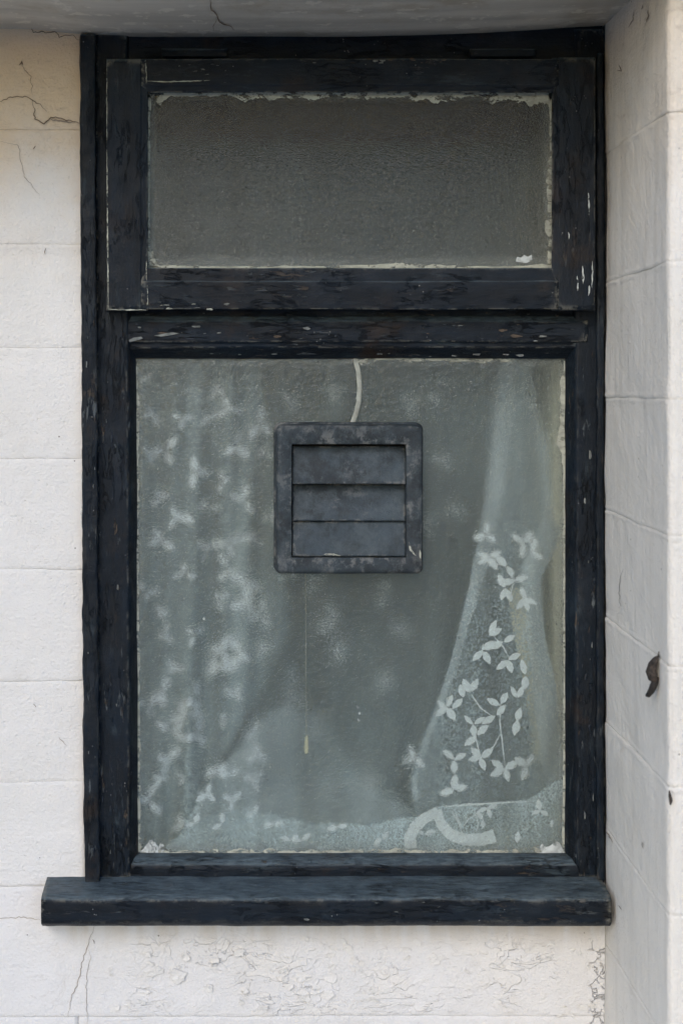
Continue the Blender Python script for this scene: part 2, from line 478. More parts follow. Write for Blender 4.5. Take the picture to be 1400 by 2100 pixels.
# joint filler behind the blocks (two sheets that leave the window opening free)
def slab(name, x0, x1, y0, y1, z0, z1, mat, parent=None):
    v = [(x0, y0, z0), (x1, y0, z0), (x1, y1, z0), (x0, y1, z0), (x0, y0, z1), (x1, y0, z1), (x1, y1, z1), (x0, y1, z1)]
    f = [(0, 3, 2, 1), (4, 5, 6, 7), (0, 1, 5, 4), (1, 2, 6, 5), (2, 3, 7, 6), (3, 0, 4, 7)]
    return build(name, v, f, mat, parent, smooth_shade=False)
slab('mortar', XL + 0.002, FRAME_L + 0.003, 0.0055, 0.05, 0.002, PZ(40), MORTAR, wall)
slab('mortar', FRAME_L + 0.0035, XR - 0.001, 0.0055, 0.05, 0.001, PZ(1850), MORTAR, wall)

# ---------------------------------------------------------------- pier standing forward beside the window
pier = empty('wall_pier', (XR + 0.4, -0.1, 0.0), 'white painted block pier standing forward beside the right window jamb', 'pier')
RC = 0.007
PIER_W = 0.9
def pier_prof(s):
    """s runs from the wall forward along the inner face, round the arris, along the front"""
    la = DREV - RC
    lc = RC * math.pi / 2
    if s < la: return (XR, -s, -1.0, 0.0)
    if s < la + lc:
        t = (s - la) / RC
        return (XR + RC - RC * math.cos(t), -la - RC * math.sin(t), -math.cos(t), -math.sin(t))
    return (XR + RC + (s - la - lc), -DREV, 0.0, -1.0)
S_END = DREV - RC + RC * math.pi / 2 + PIER_W
PZS = [PZ(312), PZ(577), PZ(812), PZ(1045), PZ(1268), PZ(1482), PZ(1702), PZ(1935)]
while PZS[-1] - 0.1135 > 0.03: PZS.append(PZS[-1] - 0.1135)
PZS = [PZ(30)] + PZS + [0.0]
# the joints wander: they sag or lift a little towards the arris
TILT = [0, 0.006, 0.012, 0.004, -0.004, -0.010, -0.006, -0.012, -0.004]
def pier_z(i, s):
    z = PZS[i]
    if 0 < i < len(PZS) - 1:
        z += 0.0012 * fbm(s * 11 + i * 9.1, i * 2.3) + (TILT[i] if i < len(TILT) else 0.0) * (min(s, DREV) / DREV - 0.35) * 0.5
    return z
for i in range(len(PZS) - 1):
    near = i < 9
    la = DREV - RC
    smp = spaced(0.0, la, 0.005 if near else 0.03, 0.03) + [la + RC * t for t in (0.26, 0.52, 0.78, 1.04, 1.3)] + spaced(la + RC * math.pi / 2, S_END, 0.004 if near else 0.05, 0.05, la, la + 0.05)
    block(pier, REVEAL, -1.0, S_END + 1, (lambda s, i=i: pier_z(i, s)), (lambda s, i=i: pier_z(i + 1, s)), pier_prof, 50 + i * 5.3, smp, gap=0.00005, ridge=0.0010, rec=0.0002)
slab('mortar', XR + 0.0035, XR + PIER_W - 0.01, -DREV + 0.0035, 0.049, 0.003, PZ(32), MORTAR, pier)

# ---------------------------------------------------------------- soffit
def soff_z(x, y):
    px = VX + (x - CX) / K
    return PZ(interp([(-3000, 56), (60, 58), (168, 70), (300, 73), (700, 73), (1000, 64), (1240, 50), (3000, 50)], px)) + 0.0012 * fbm(x * 6, y * 6, 2) - 0.02 * y * 0.0
sof = empty('soffit', (-0.3, -0.25, PZ(74)), 'grey weathered soffit slab over the window, streaked and cracked', 'soffit')
xs = spaced(XL, XR + PIER_W, 0.012, 0.05, PX(-60), PX(1500))
ys = [0.045, 0.02, 0.008, 0.0, -0.008, -0.02, -0.035, -0.05, -0.07, -0.09, -0.12, -0.16, -0.2, -0.22, -0.24, -0.255, -0.27, -0.275, -0.28]
vv = []
for y in ys:
    for x in xs: vv.append((x, y, soff_z(x, y) + (0.006 if y == ys[-1] else 0) + 0.0035 * math.exp(-((y - 0.004) / 0.006) ** 2) * 0))
ff = grid_faces(len(ys), len(xs))
b0 = len(vv)
for x in xs: vv.append((x, -0.2805, 2.3))
for x in xs: vv.append((x, 0.045, 2.3))
for j in range(len(xs) - 1):
    a = (len(ys) - 1) * len(xs) + j
    ff.append((a, a + 1, b0 + j + 1, b0 + j))
    ff.append((b0 + j, b0 + j + 1, b0 + len(xs) + j + 1, b0 + len(xs) + j))
    ff.append((b0 + len(xs) + j, b0 + len(xs) + j + 1, j + 1, j))
build('slab', vv, ff, SOFF, sof)

# ---------------------------------------------------------------- cracks and other thin marks
def ribbon(name, pts, w, place, mat, parent, jag=0.35, lift=0.0003, step=4.0, taper=True, seed=0.0, solid=0.0):
    """thin strip along a pixel polyline; place(px, py, lift) -> world point"""
    dense = []
    for (a, b) in zip(pts, pts[1:]):
        L = math.hypot(b[0] - a[0], b[1] - a[1]); k = max(1, int(L / step))
        for q in range(k): dense.append((a[0] + (b[0] - a[0]) * q / k, a[1] + (b[1] - a[1]) * q / k))
    dense.append(pts[-1])
    L = len(dense)
    if mat in (CRACK, CRACKP):
        dense = [(x + 3.2 * fbm(x * 0.11 + seed, y * 0.11, 5), y + 3.2 * fbm(x * 0.11 - seed, y * 0.11, 11)) for x, y in dense]
    verts, faces = [], []
    for i, (x, y) in enumerate(dense):
        p, q = dense[max(0, i - 1)], dense[min(L - 1, i + 1)]
        dx, dy = q[0] - p[0], q[1] - p[1]; n = math.hypot(dx, dy) or 1
        tx, ty = -dy / n, dx / n
        ww = (w(i / (L - 1)) if callable(w) else w) * (0.5 if mat in (CRACK, CRACKP) else 1.0)
        ww *= 1 + jag * fbm(i * 0.45 + seed, seed * 3.3)
        if taper: ww *= min(1.0, 0.25 + 3.0 * min(i, L - 1 - i) / L)
        wob = jag * 1.6 * nz(i * 0.35, seed + 9) if jag else 0
        x, y = x + tx * wob, y + ty * wob
        for sgn, lf in ((-1, 0), (-0.55, 1), (0.55, 1), (1, 0)):
            verts.append(place(x + tx * ww * sgn / 2, y + ty * ww * sgn / 2, lift + solid * lf))
    faces = grid_faces(L, 4)
    return build(name, verts, faces, mat, parent)
on_wall = lambda px, py, l: P(px, py, -l)
def on_soffit(px, py, l):
    t = 1.0
    z = PZ(60)
    for _ in range(4):
        y = (z - CZ) * D / (-(py - VY) * K) - D
        x = PX(px, y); z = soff_z(x, y)
    return Vector((x, y, z - l))
def on_pane(y): return lambda px, py, l: P(px, py, y - l)
def on_reveal(px, py, l):
    y = (XR - CX) * D / ((px - VX) * K) - D
    return Vector((XR - l, y, PZ(py, y)))

for k, (pts, w, mt) in enumerate([
    ([(-20, 42), (0, 45), (62, 57), (69, 65), (113, 65), (122, 74), (147, 70), (168, 83)], 3.4, CRACK),
    ([(43, 132), (51, 141), (63, 154), (65, 192)], 2.0, CRACK),
    ([(38, 134), (44, 125), (47, 133)], 7, CRACK),
    ([(-10, 211), (21, 199), (55, 197), (86, 216), (96, 230)], 3.0, CRACK),
    ([(66, 204), (70, 222), (72, 243), (91, 254), (103, 240), (137, 245), (168, 255)], 4.0, CRACK),
    ([(100, 243), (120, 246), (150, 250)], 6.0, CRACKP),
    ([(0, 288), (38, 298), (43, 329), (51, 363), (82, 401)], 1.8, CRACKP),
    ([(66, 305), (73, 298)], 5, CRACK), ([(90, 520), (95, 508)], 3.0, CRACK),
    ([(194, 1899), (178, 1945), (168, 1976), (161, 2014), (147, 2045), (139, 2086)], 2.4, CRACKP),
    ([(179, 1948), (186, 1964), (182, 1976), (178, 2017), (179, 2110)], 1.8, CRACKP),
    ([(70, 1443), (74, 1449)], 7, CRACK), ([(120, 1512), (135, 1528)], 2.5, CRACKP),
    ([(-10, 1884), (40, 1882), (88, 1886)], 2.2, CRACKP), ([(190, 1928), (193, 1936)], 4, CRACK)]):
    ribbon('crack', pts, w, on_wall, mt, wall, seed=k * 2.3, lift=0.0012 if pts[0][1] < 1700 else 0.0009)
for k, (pts, w) in enumerate([([(429, -14), (430, 0), (434, 17), (446, 31), (449, 43), (473, 51), (482, 60)], 4.0), ([(446, 31), (440, 44), (437, 60)], 1.6)]):
    ribbon('crack', pts, w, on_soffit, CRACK, sof, seed=40 + k, lift=0.0009)

# ---------------------------------------------------------------- window
win = empty('window', P(700, 1898, 0.0), 'small black painted wooden window with top hung sash over a large obscure glass pane', 'window')

def rounded(poly, r, k=3):
    out, n = [], len(poly)
    for i in range(n):
        p, a, b = Vector(poly[i]), Vector(poly[i - 1]), Vector(poly[(i + 1) % n])
        da, db = a - p, b - p
        rr = min(r, da.length * 0.45, db.length * 0.45)
        s, e = p + da.normalized() * rr, p + db.normalized() * rr
        for q in range(k + 1):
            t = q / k
            out.append(s * (1 - t) ** 2 + p * (2 * t * (1 - t)) + e * t * t)
    return out
def densify(poly, d):
    out, n = [], len(poly)
    for i in range(n):
        a, b = poly[i], poly[(i + 1) % n]
        k = max(1, int((b - a).length / d))
        for q in range(k): out.append(a + (b - a) * (q / k))
    return out
def beam(name, axis, poly, t0, t1, mat, parent, r=0.002, amp=0.00035, wob=0.0005, step=0.005, seed=0.0, label=None, drift=None):
    """profile swept along x (profile = (y, z)) or along z (profile = (x, y)); surface worn by noise"""
    pr = densify(rounded(poly, r), 0.005)
    m = len(pr)
    N = max(2, int(abs(t1 - t0) / step))
    verts = []
    for i in range(N + 1):
        t = t0 + (t1 - t0) * i / N
        dx = wob * fbm(t * 7 + seed, seed * 1.3); dy = wob * fbm(t * 7 - seed, 4 + seed)
        if drift: dx += drift(t)
        for j in range(m):
            a, b = pr[j]
            k = j / m * 9
            d1 = amp * fbm(t * 34 + seed, a * 120, b * 120)
            d2 = amp * fbm(t * 34 - seed, b * 120, a * 120 + 7)
            a2, b2 = a + dx + d1, b + dy + d2
            verts.append((t, a2, b2) if axis == 'x' else (a2, b2, t))
    f = grid_faces(N + 1, m, True)
    f.append(tuple(range(m))); f.append(tuple(N * m + j for j in range(m)))
    o = build(name, verts, f, mat, parent, label=label)
    return o
def fixn(o):
    import bmesh
    bm = bmesh.new(); bm.from_mesh(o.data)
    bmesh.ops.recalc_face_normals(bm, faces=bm.faces)
    bm.to_mesh(o.data); bm.free()
    return o

ZTOP, ZBOT = PZ(62), PZ(1806)
def vbeam(name, pts, t0, t1, mat, parent=None, **kw):
    """pts: (px, y) corners"""
    return fixn(beam(name, 'z', [(PX(p, y), y) for p, y in pts], t0, t1, mat, parent or win, **kw))
def hbeam(name, pts, px0, px1, mat, parent=None, yref=0.0, **kw):
    """pts: (y, py) corners, py read at that depth"""
    return fixn(beam(name, 'x', [(y, PZ(p, y)) for y, p in pts], PX(px0, yref), PX(px1, yref), mat, parent or win, **kw))

# outer frame
lean = lambda t: 0.0045 * (1 - (t - ZBOT) / (ZTOP - ZBOT)) - 0.001
vbeam('outer_bead', [(166, -0.012), (198, -0.012), (198, 0.045), (166, 0.045)], ZBOT, PZ(69, -0.012), BVB, r=0.003, amp=0.0011, wob=0.0007, seed=1, step=0.003, drift=lean)
vbeam('jamb', [(196, 0.055), (196, -0.001), (258, -0.001), (263, 0.002), (270, 0.010), (277, 0.019), (277, 0.055)], ZBOT, PZ(64), BVW, r=0.002, amp=0.0004, seed=2, drift=lambda t: 0.003 * (1 - (t - ZBOT) / (ZTOP - ZBOT)))
vbeam('jamb', [(1240, 0.055), (1240, 0.001), (1184, 0.001), (1178, 0.003), (1168, 0.012), (1158, 0.019), (1158, 0.055)], ZBOT, PZ(58), BVW, r=0.002, amp=0.0005, seed=3)
vbeam('outer_bead', [(1222, -0.006), (1238, -0.006), (1238, 0.04), (1222, 0.04)], ZBOT, PZ(110), BVB, r=0.003, amp=0.0009, wob=0.0008, seed=4)
hbeam('head', [(0.050, 50), (0.004, 50), (0.004, 150), (0.050, 150)], 190, 1236, BHB, r=0.003, amp=0.0006, seed=5)
hbeam('transom', [(0.055, 618), (0.006, 618), (0.006, 648), (0.000, 660), (0.000, 700), (0.003, 704), (0.003, 712), (0.010, 722), (0.018, 735), (0.055, 735)], 235, 1205, BHW, r=0.0016, amp=0.0005, seed=6)
hbeam('bottom_rail', [(0.055, 1748), (0.019, 1750), (0.008, 1762), (0.002, 1774), (0.0008, 1783), (0.0008, 1815), (0.055, 1815)], 235, 1205, BHW, r=0.0016, amp=0.0004, seed=7)
sill = hbeam('sill', [(0.045, 1790), (0.000, 1798), (-0.0035, 1802), (-0.040, 1836), (-0.046, 1846), (-0.046, 1893), (-0.040, 1899), (0.045, 1899)], 84, 1254, BH, r=0.0045, amp=0.0006, wob=0.0004, seed=8, yref=-0.046)
# hinge knuckles in the shade above the sash
for k, (a, b) in enumerate([(332, 466), (962, 1096)]):
    hbeam('hinge', [(0.002, 99), (-0.007, 99), (-0.008, 108), (-0.007, 117), (0.002, 117)], a, b, BHB, r=0.003, amp=0.0004, seed=9 + k)

# upper sash
SF, SB = -0.024, -0.003
sash = empty('sash', P(720, 636, SF), parent=win)
vs = lambda p: (p[0], p[1])
vbeam('stile', [(218, SF), (287, SF), (290, SF + 0.0009), (303, SF + 0.0016), (303, SB), (218, SB)], PZ(636, SF), PZ(120, SF), BV, sash, r=0.0014, amp=0.00025, seed=11)
vbeam('stile', [(1220, SF), (1146, SF), (1143, SF + 0.0009), (1131, SF + 0.0016), (1131, SB), (1220, SB)], PZ(635, SF), PZ(117, SF), BV, sash, r=0.0014, amp=0.00025, seed=12)
hbeam('rail', [(SF - 0.0002, 120), (SF - 0.0002, 172), (SF + 0.0009, 175), (SF + 0.0016, 189), (SB, 189), (SB, 120)], 289, 1145, BH, sash, yref=SF, r=0.0014, amp=0.0003, seed=13)
hbeam('rail', [(SF - 0.0002, 634), (SF - 0.0002, 578), (SF + 0.0009, 575), (SF + 0.0016, 549), (SB, 549), (SB, 634)], 289, 1145, BH, sash, yref=SF, r=0.0014, amp=0.0003, seed=14)

# panes
def edge_film(px0, px1, py0, py1, y, amt, wid):
    def f(m):
        x, yy, z = m.xyz()
        w = m.lin(m.noise(60, 4, 0.6), 0.2, 0.8, 0.2, 1.5)
        a = m.ramp(x, PX(px0 + wid, y), PX(px0, y)); b = m.ramp(x, PX(px1 - wid, y), PX(px1, y))
        c = m.mul(m.ramp(z, PZ(py0 + wid, y), PZ(py0, y)), 0.7); d = m.ramp(z, PZ(py1 - wid * 1.6, y), PZ(py1, y))
        return m.mul(m.mul(m.op('MAXIMUM', m.op('MAXIMUM', a, b), m.op('MAXIMUM', c, d)), w), amt)
    return f
UP, LP = -0.010, 0.021        # front faces of the two panes
GU = mat_glass('frosted_glass', ior=1.43, film=0.02, film_edge=edge_film(305, 1130, 190, 548, UP, 0.18, 22), tint=(0.92, 0.94, 0.94), amp=0.00090, scale=470, rough=0.03)
GL = mat_glass('obscure_glass', ior=1.45, film=0.022, film_edge=edge_film(280, 1158, 737, 1752, LP, 0.15, 22), amp=0.00078, scale=380, rough=0.015)
slab('pane', PX(296, UP), PX(1138, UP), UP, UP + 0.004, PZ(556, UP), PZ(182, UP), GU, sash)
slab('pane', PX(268, LP), PX(1168, LP), LP, LP + 0.004, PZ(1760, LP), PZ(728, LP), GL, win)

# putty and paint dragged over the glass edges
def smear(pts, edge, y, mat, parent, seed, rag=0.45, dirn='down', step=3.0):
    """pts: (pos, width) along an edge; edge: fixed px/py of the edge; dirn: where the smear reaches"""
    a, b = pts[0][0], pts[-1][0]
    n = max(3, int((b - a) / step))
    verts = []
    for i in range(n + 1):
        q = a + (b - a) * i / n
        w = interp(pts, q)
        w = max(0.0, w * (1 + rag * 1.2 * fbm(q * 0.035 + seed, seed) + rag * 0.35 * nz(q * 0.23, seed)))
        for k, (t, lf) in enumerate(((-3, 0.0004), (0.0, 0.0004), (0.75, 0.0004), (1.0, 0.0001))):
            e = edge(q) if callable(edge) else edge
            d = w * t if t > 0 else t
            pt = {'down': (q, e + d), 'up': (q, e - d), 'right': (e + d, q), 'left': (e - d, q)}[dirn]
            verts.append(P(pt[0], pt[1], y - lf))
    return build('putty_smear', verts, grid_faces(n + 1, 4), mat, parent)
smear([(303, 10), (330, 16), (350, 6), (470, 5), (500, 13), (560, 10), (640, 11), (690, 6), (760, 12), (820, 8), (860, 14), (900, 20), (940, 10), (985, 4), (1000, 22), (1030, 14), (1060, 18), (1090, 26), (1115, 20), (1131, 18)], lambda q: 191, UP, SMEAR, sash, 1.0, 0.6)
smear([(306, 4), (340, 5), (420, 2), (560, 3), (690, 3), (760, 7), (840, 8), (920, 4), (1010, 2), (1080, 4), (1132, 8)], lambda q: 548, UP, SMEAR, sash, 2.0, 0.5, 'up')
smear([(190, 6), (215, 7), (260, 3), (330, 4), (420, 3), (500, 4), (520, 12), (548, 22)], lambda q: 304, UP, SMEAR, sash, 3.0, 0.5, 'right')
smear([(190, 8), (225, 5), (320, 4), (338, 10), (390, 12), (410, 6), (440, 10), (470, 16), (485, 6), (540, 9)], lambda q: 1131, UP, SMEAR, sash, 4.0, 0.4, 'left')
smear([(737, 4), (800, 5), (830, 10), (900, 6), (1000, 7), (1100, 5), (1300, 5), (1500, 5), (1752, 6)], lambda q: 277 + (q - 737) * 0.006, LP, SMEAR, win, 5.0, 0.6, 'right')
smear([(740, 5), (765, 6), (785, 14), (800, 10), (860, 13), (915, 18), (930, 10), (960, 6), (1200, 5), (1500, 4), (1752, 6)], lambda q: 1161 - (q - 737) * 0.003, LP, SMEAR, win, 6.0, 0.3, 'left')
smear([(724, 2), (735, 9), (765, 8), (772, 1), (822, 1), (830, 4), (900, 3), (985, 6), (1050, 4), (1056, 0)], lambda q: 737, LP, SMEAR, win, 7.0, 0.5)
smear([(280, 6), (380, 7), (520, 9), (640, 6), (760, 10), (900, 7), (1040, 9), (1158, 14)], lambda q: 1752, LP, SMEAR, win, 8.0, 0.8, 'up')
smear([(285, 3), (300, 12), (318, 30), (326, 18), (334, 26), (340, 2)], lambda q: 1750, LP - 0.0006, SMEARW, win, 9.0, 0.7, 'up', 1.5)
smear([(1100, 2), (1112, 18), (1126, 12), (1140, 22), (1152, 18), (1157, 8)], lambda q: 1750, LP - 0.0006, SMEARW, win, 10.0, 0.7, 'up', 1.5)
# stray flakes and drips
def flake(name, pts, place, mat, parent, lift=0.0004):
    c = (sum(p[0] for p in pts) / len(pts), sum(p[1] for p in pts) / len(pts))
    v = [place(c[0], c[1], lift * 2)] + [place(p[0], p[1], lift) for p in pts] + [place(p[0], p[1], 0.0) for p in pts]
    n = len(pts); f = []
    for i in range(n):
        j = (i + 1) % n
        f += [(0, 1 + i, 1 + j), (1 + i, 1 + n + i, 1 + n + j, 1 + j)]
    return build(name, v, f, mat, parent, smooth_shade=False)
flake('paint_flake', [(1033, 766), (1038, 757), (1041, 761), (1045, 755), (1047, 761), (1051, 763), (1046, 767)], on_pane(LP), SMEARW, win)
flake('paint_flake', [(1057, 536), (1060, 526), (1068, 528), (1074, 522), (1082, 526), (1090, 522), (1091, 534), (1078, 539), (1066, 537)], on_pane(UP), SMEARW, sash)
for p, h in (((734, 1450), 7), ((737, 1463), 6), ((735, 1477), 6), ((765, 1505), 3), ((418, 1269), 5), ((361, 787), 4), ((697, 1538), 3)):
    flake('paint_fleck', [(p[0] - 2, p[1] + h / 2), (p[0] - 2.2, p[1] - h / 3), (p[0] + 1, p[1] - h / 2), (p[0] + 2.6, p[1] + h / 3)], on_pane(LP), SMEARW, win, 0.0003)
for k, (a, b, w) in enumerate([((1206, 395), (1207, 440), 3), ((1194, 545), (1195, 582), 3.5), ((1183, 565), (1184, 596), 3), ((1208, 585), (1206, 606), 3.2), ((1214, 535), (1213, 590), 2.2), ((1165, 470), (1166, 490), 2.2)]):
    ribbon('paint_drip', [a, ((a[0] + b[0]) / 2 + 1, (a[1] + b[1]) / 2), b], w, on_pane(SF - 0.0006), SMEARW, sash, seed=60 + k, jag=0.7, step=3)
ribbon('sealant_line', [(728, 738), (734, 760), (737, 792), (735, 824), (728, 852), (722, 868)], 9.5, on_pane(LP), SEAL, win, seed=80, jag=0.12, taper=False, solid=0.0006)
# flakes and chips of paint standing off the woodwork
CHIPG = mat_simple('grey_undercoat', (0.17, 0.185, 0.18), 0.8, 0.4, 150, 0.5)
CHIPB = mat_simple('brown_bare_wood', (0.095, 0.075, 0.058), 0.85, 0.4, 150, 0.5)
CHIPN = mat_simple('lifted_navy_paint', (0.010, 0.018, 0.030), 0.4, 0.4, 150, 0.5)
def chips(n, x0, x1, y0, y1, depth, parent, ax, big, mats, seed):
    rng = random.Random(seed)
    for _ in range(n):
        x, y = rng.uniform(x0, x1), rng.uniform(y0, y1)
        L = big * rng.uniform(0.25, 1.0) ** 1.5; W = L * rng.uniform(0.14, 0.4)
        k = rng.randint(5, 8); pts = []
        for q in range(k):
            a = q / k * 2 * math.pi + rng.uniform(-0.3, 0.3); rr = rng.uniform(0.55, 1.15)
            u, v = L / 2 * math.cos(a) * rr, W / 2 * math.sin(a) * rr
            pts.append((x + u, y + v) if ax == 'x' else (x + v, y + u))
        flake('paint_chip', pts, on_pane(depth(y) if callable(depth) else depth), rng.choice(mats), parent, rng.uniform(0.0003, 0.0008))
G, B, N_ = CHIPG, CHIPB, CHIPN
chips(24, 270, 1165, 664, 700, -0.0006, win, 'x', 26, [G, G, B, N_, N_], 1)
chips(16, 275, 1165, 640, 660, 0.0045, win, 'x', 12, [B, B, G], 2)
chips(14, 285, 1150, 722, 731, 0.0125, win, 'x', 20, [G, G, B], 3)
chips(15, 206, 256, 760, 1760, -0.0018, win, 'z', 26, [G, N_, N_, N_], 4)
chips(15, 1190, 1220, 720, 1760, 0.0002, win, 'z', 26, [G, N_, N_], 5)
chips(18, 176, 200, 500, 1780, -0.0128, win, 'z', 16, [G, G, B, N_], 6)
chips(9, 110, 1245, 1850, 1892, -0.0468, win, 'x', 18, [G, G, N_], 7)
chips(22, 560, 1000, 119, 128, SF - 0.0003, sash, 'x', 16, [B, B, G], 8)
chips(10, 320, 520, 130, 170, SF - 0.0003, sash, 'x', 12, [G], 9)
chips(10, 300, 470, 615, 634, SF - 0.0003, sash, 'x', 18, [G, SMEAR], 10)
for k, (pts, w) in enumerate([([(219, 300), (220, 420), (221, 520), (222, 634)], 2.2), ([(219, 130), (219, 300)], 1.2), ([(222, 634), (262, 635), (300, 635)], 2.0), ([(300, 520), (300, 577)], 1.4), ([(302, 584), (303, 634)], 1.8), ([(298, 122), (300, 150), (300, 170)], 1.5), ([(300, 165), (340, 167), (430, 164)], 2.0)]):
    ribbon('worn_edge', pts, w, on_pane(SF - 0.0008), SMEAR, sash, seed=300 + k, jag=0.8, step=3)
flake('paint_chip', [(264, 697), (274, 692), (290, 690), (293, 694), (280, 698), (266, 701)], on_pane(-0.0008), CHIPG, win)
flake('paint_chip', [(316, 688), (340, 683), (352, 681), (368, 683), (352, 687), (330, 690)], on_pane(-0.0008), CHIPG, win)
# peeled undercoat along the outer edge of the left bead
for k, (y0, y1, w) in enumerate([(850, 915, 5), (955, 1010, 8), (1010, 1100, 9), (1290, 1320, 4), (1480, 1560, 4), (760, 830, 3), (560, 640, 3)]):
    x = 167 + (y0 - 70) * 0.0055
    ribbon('paint_flake', [(x, y0), (x - 1, (y0 + y1) / 2), (x, y1)], w, on_wall, SMEARW if k < 3 else CRACKP, wall, seed=90 + k, jag=0.6, lift=0.003, solid=0.001, step=5)

# lifted plates of masonry paint under the sill
FLK = mat_masonry('lifted_masonry_paint', white=(0.80, 0.80, 0.785), pits=0.0)
rng = random.Random(21)
spots = [(340, 1985, 60), (300, 1965, 34), (372, 1950, 40), (360, 2002, 44), (452, 1972, 30), (420, 2020, 34), (310, 2050, 40), (505, 1960, 36), (640, 1930, 30), (690, 1942, 40), (720, 1960, 44),
         (665, 1975, 40), (735, 1990, 50), (640, 2005, 46), (600, 2015, 40), (690, 2025, 60), (655, 2035, 40), (620, 2052, 40), (545, 2060, 50), (500, 2045, 30), (760, 2040, 34), (580, 1985, 26),
         (800, 1990, 30), (850, 1945, 34), (900, 1958, 40), (830, 1960, 22), (1100, 1950, 46), (1118, 1935, 28), (1060, 1935, 30), (1180, 1952, 20), (1020, 1975, 24), (1232, 1945, 24), (1220, 1975, 22),
         (1240, 1985, 20), (1228, 2010, 22), (1236, 2040, 24), (1222, 2062, 30), (1240, 2075, 22), (1180, 2068, 36), (1150, 2075, 26), (960, 2000, 20), (250, 2072, 30), (225, 1990, 24)]
for cx_, cy_, sz in spots:
    for _ in range(2):
        x, y = cx_ + rng.uniform(-0.5, 0.5) * sz, cy_ + rng.uniform(-0.4, 0.4) * sz
        L, W = sz * rng.uniform(0.35, 0.8), sz * rng.uniform(0.18, 0.42)
        rot, k = rng.uniform(-0.6, 0.6), rng.randint(9, 14)
        curl = rng.uniform(0, 2 * math.pi); verts = [P(x, y, -0.0015)]; rim, base_ = [], []
        for q in range(k):
            a = q / k * 2 * math.pi + rng.uniform(-0.2, 0.2); rr = rng.uniform(0.6, 1.2)
            u, v = L / 2 * math.cos(a) * rr, W / 2 * math.sin(a) * rr
            qx, qy = x + u * math.cos(rot) - v * math.sin(rot), y + u * math.sin(rot) + v * math.cos(rot)
            lift = 0.0013 + 0.0016 * max(0.0, math.cos(a - curl)) * rng.uniform(0.5, 1.2)
            rim.append(P(qx, qy, -lift)); base_.append(P(qx, qy, 0.0006))
        verts += rim + base_; f = []
        for q in range(k):
            w = (q + 1) % k
            f += [(0, 1 + w, 1 + q), (1 + q, 1 + w, 1 + k + w, 1 + k + q)]
        fixn(build('paint_flake', verts, f, FLK, wall, smooth_shade=False))

# ---------------------------------------------------------------- extractor vent on the glass
VF = -0.010
vent = empty('vent_grille', P(717, 1180, LP), 'square dark navy plastic vent grille with three louvre flaps mounted on the lower pane', 'vent')
def rrect(x0, x1, z0, z1, r, k=6):
    pts = []
    for cx, cz, a0 in ((x1 - r, z1 - r, 0), (x0 + r, z1 - r, 90), (x0 + r, z0 + r, 180), (x1 - r, z0 + r, 270)):
        for q in range(k + 1):
            a = math.radians(a0 + 90 * q / k)
            pts.append((cx + r * math.cos(a), cz + r * math.sin(a)))
    out = []
    for a, b in zip(pts, pts[1:] + pts[:1]):
        out.append(a)
        L = math.hypot(b[0] - a[0], b[1] - a[1])
        n = 24 if L > 0.03 else 1
        for q in range(1, n): out.append((a[0] + (b[0] - a[0]) * q / n, a[1] + (b[1] - a[1]) * q / n))
    return out
def ring(levels):
    verts, m = [], None
    for (ins, y, r, inner) in levels:
        if inner: x0, x1, z0, z1 = PX(598, VF) + ins, PX(833, VF) - ins, PZ(1144, VF) + ins, PZ(911, VF) - ins
        else: x0, x1, z0, z1 = PX(566, VF) + ins, PX(868, VF) - ins, PZ(1178, VF) + ins, PZ(871, VF) - ins
        L = rrect(x0, x1, z0, z1, r); m = len(L)
        for x, z in L:
            d = 0.00025
            verts.append((x + d * fbm(x * 60, z * 60, 1), y + d * fbm(x * 60, z * 60, 2), z + d * fbm(x * 60, z * 60, 3)))
    return verts, grid_faces(len(levels), m, True)
v, f = ring([(0.0, LP - 0.0002, 0.007, 0), (0.0, VF + 0.006, 0.007, 0), (0.0005, VF + 0.0035, 0.0068, 0), (0.0018, VF + 0.0014, 0.0065, 0), (0.0036, VF + 0.0003, 0.0058, 0),
             (0.006, VF, 0.005, 0), (-0.0006, VF, 0.0012, 1), (0.0, VF + 0.0006, 0.001, 1), (0.0, VF + 0.020, 0.001, 1)])
fixn(build('grille_frame', v, f, GRILLE, vent))
v, f = ring([(-0.0018, LP - 0.0003, 0.008, 0), (-0.0018, VF + 0.019, 0.008, 0), (0.004, VF + 0.0185, 0.006, 0)])
fixn(build('back_flange', v, f, GRILLE, vent))
slab('backing', PX(595, VF), PX(836, VF), VF + 0.0185, VF + 0.0195, PZ(1147, VF), PZ(908, VF), DARK, vent)
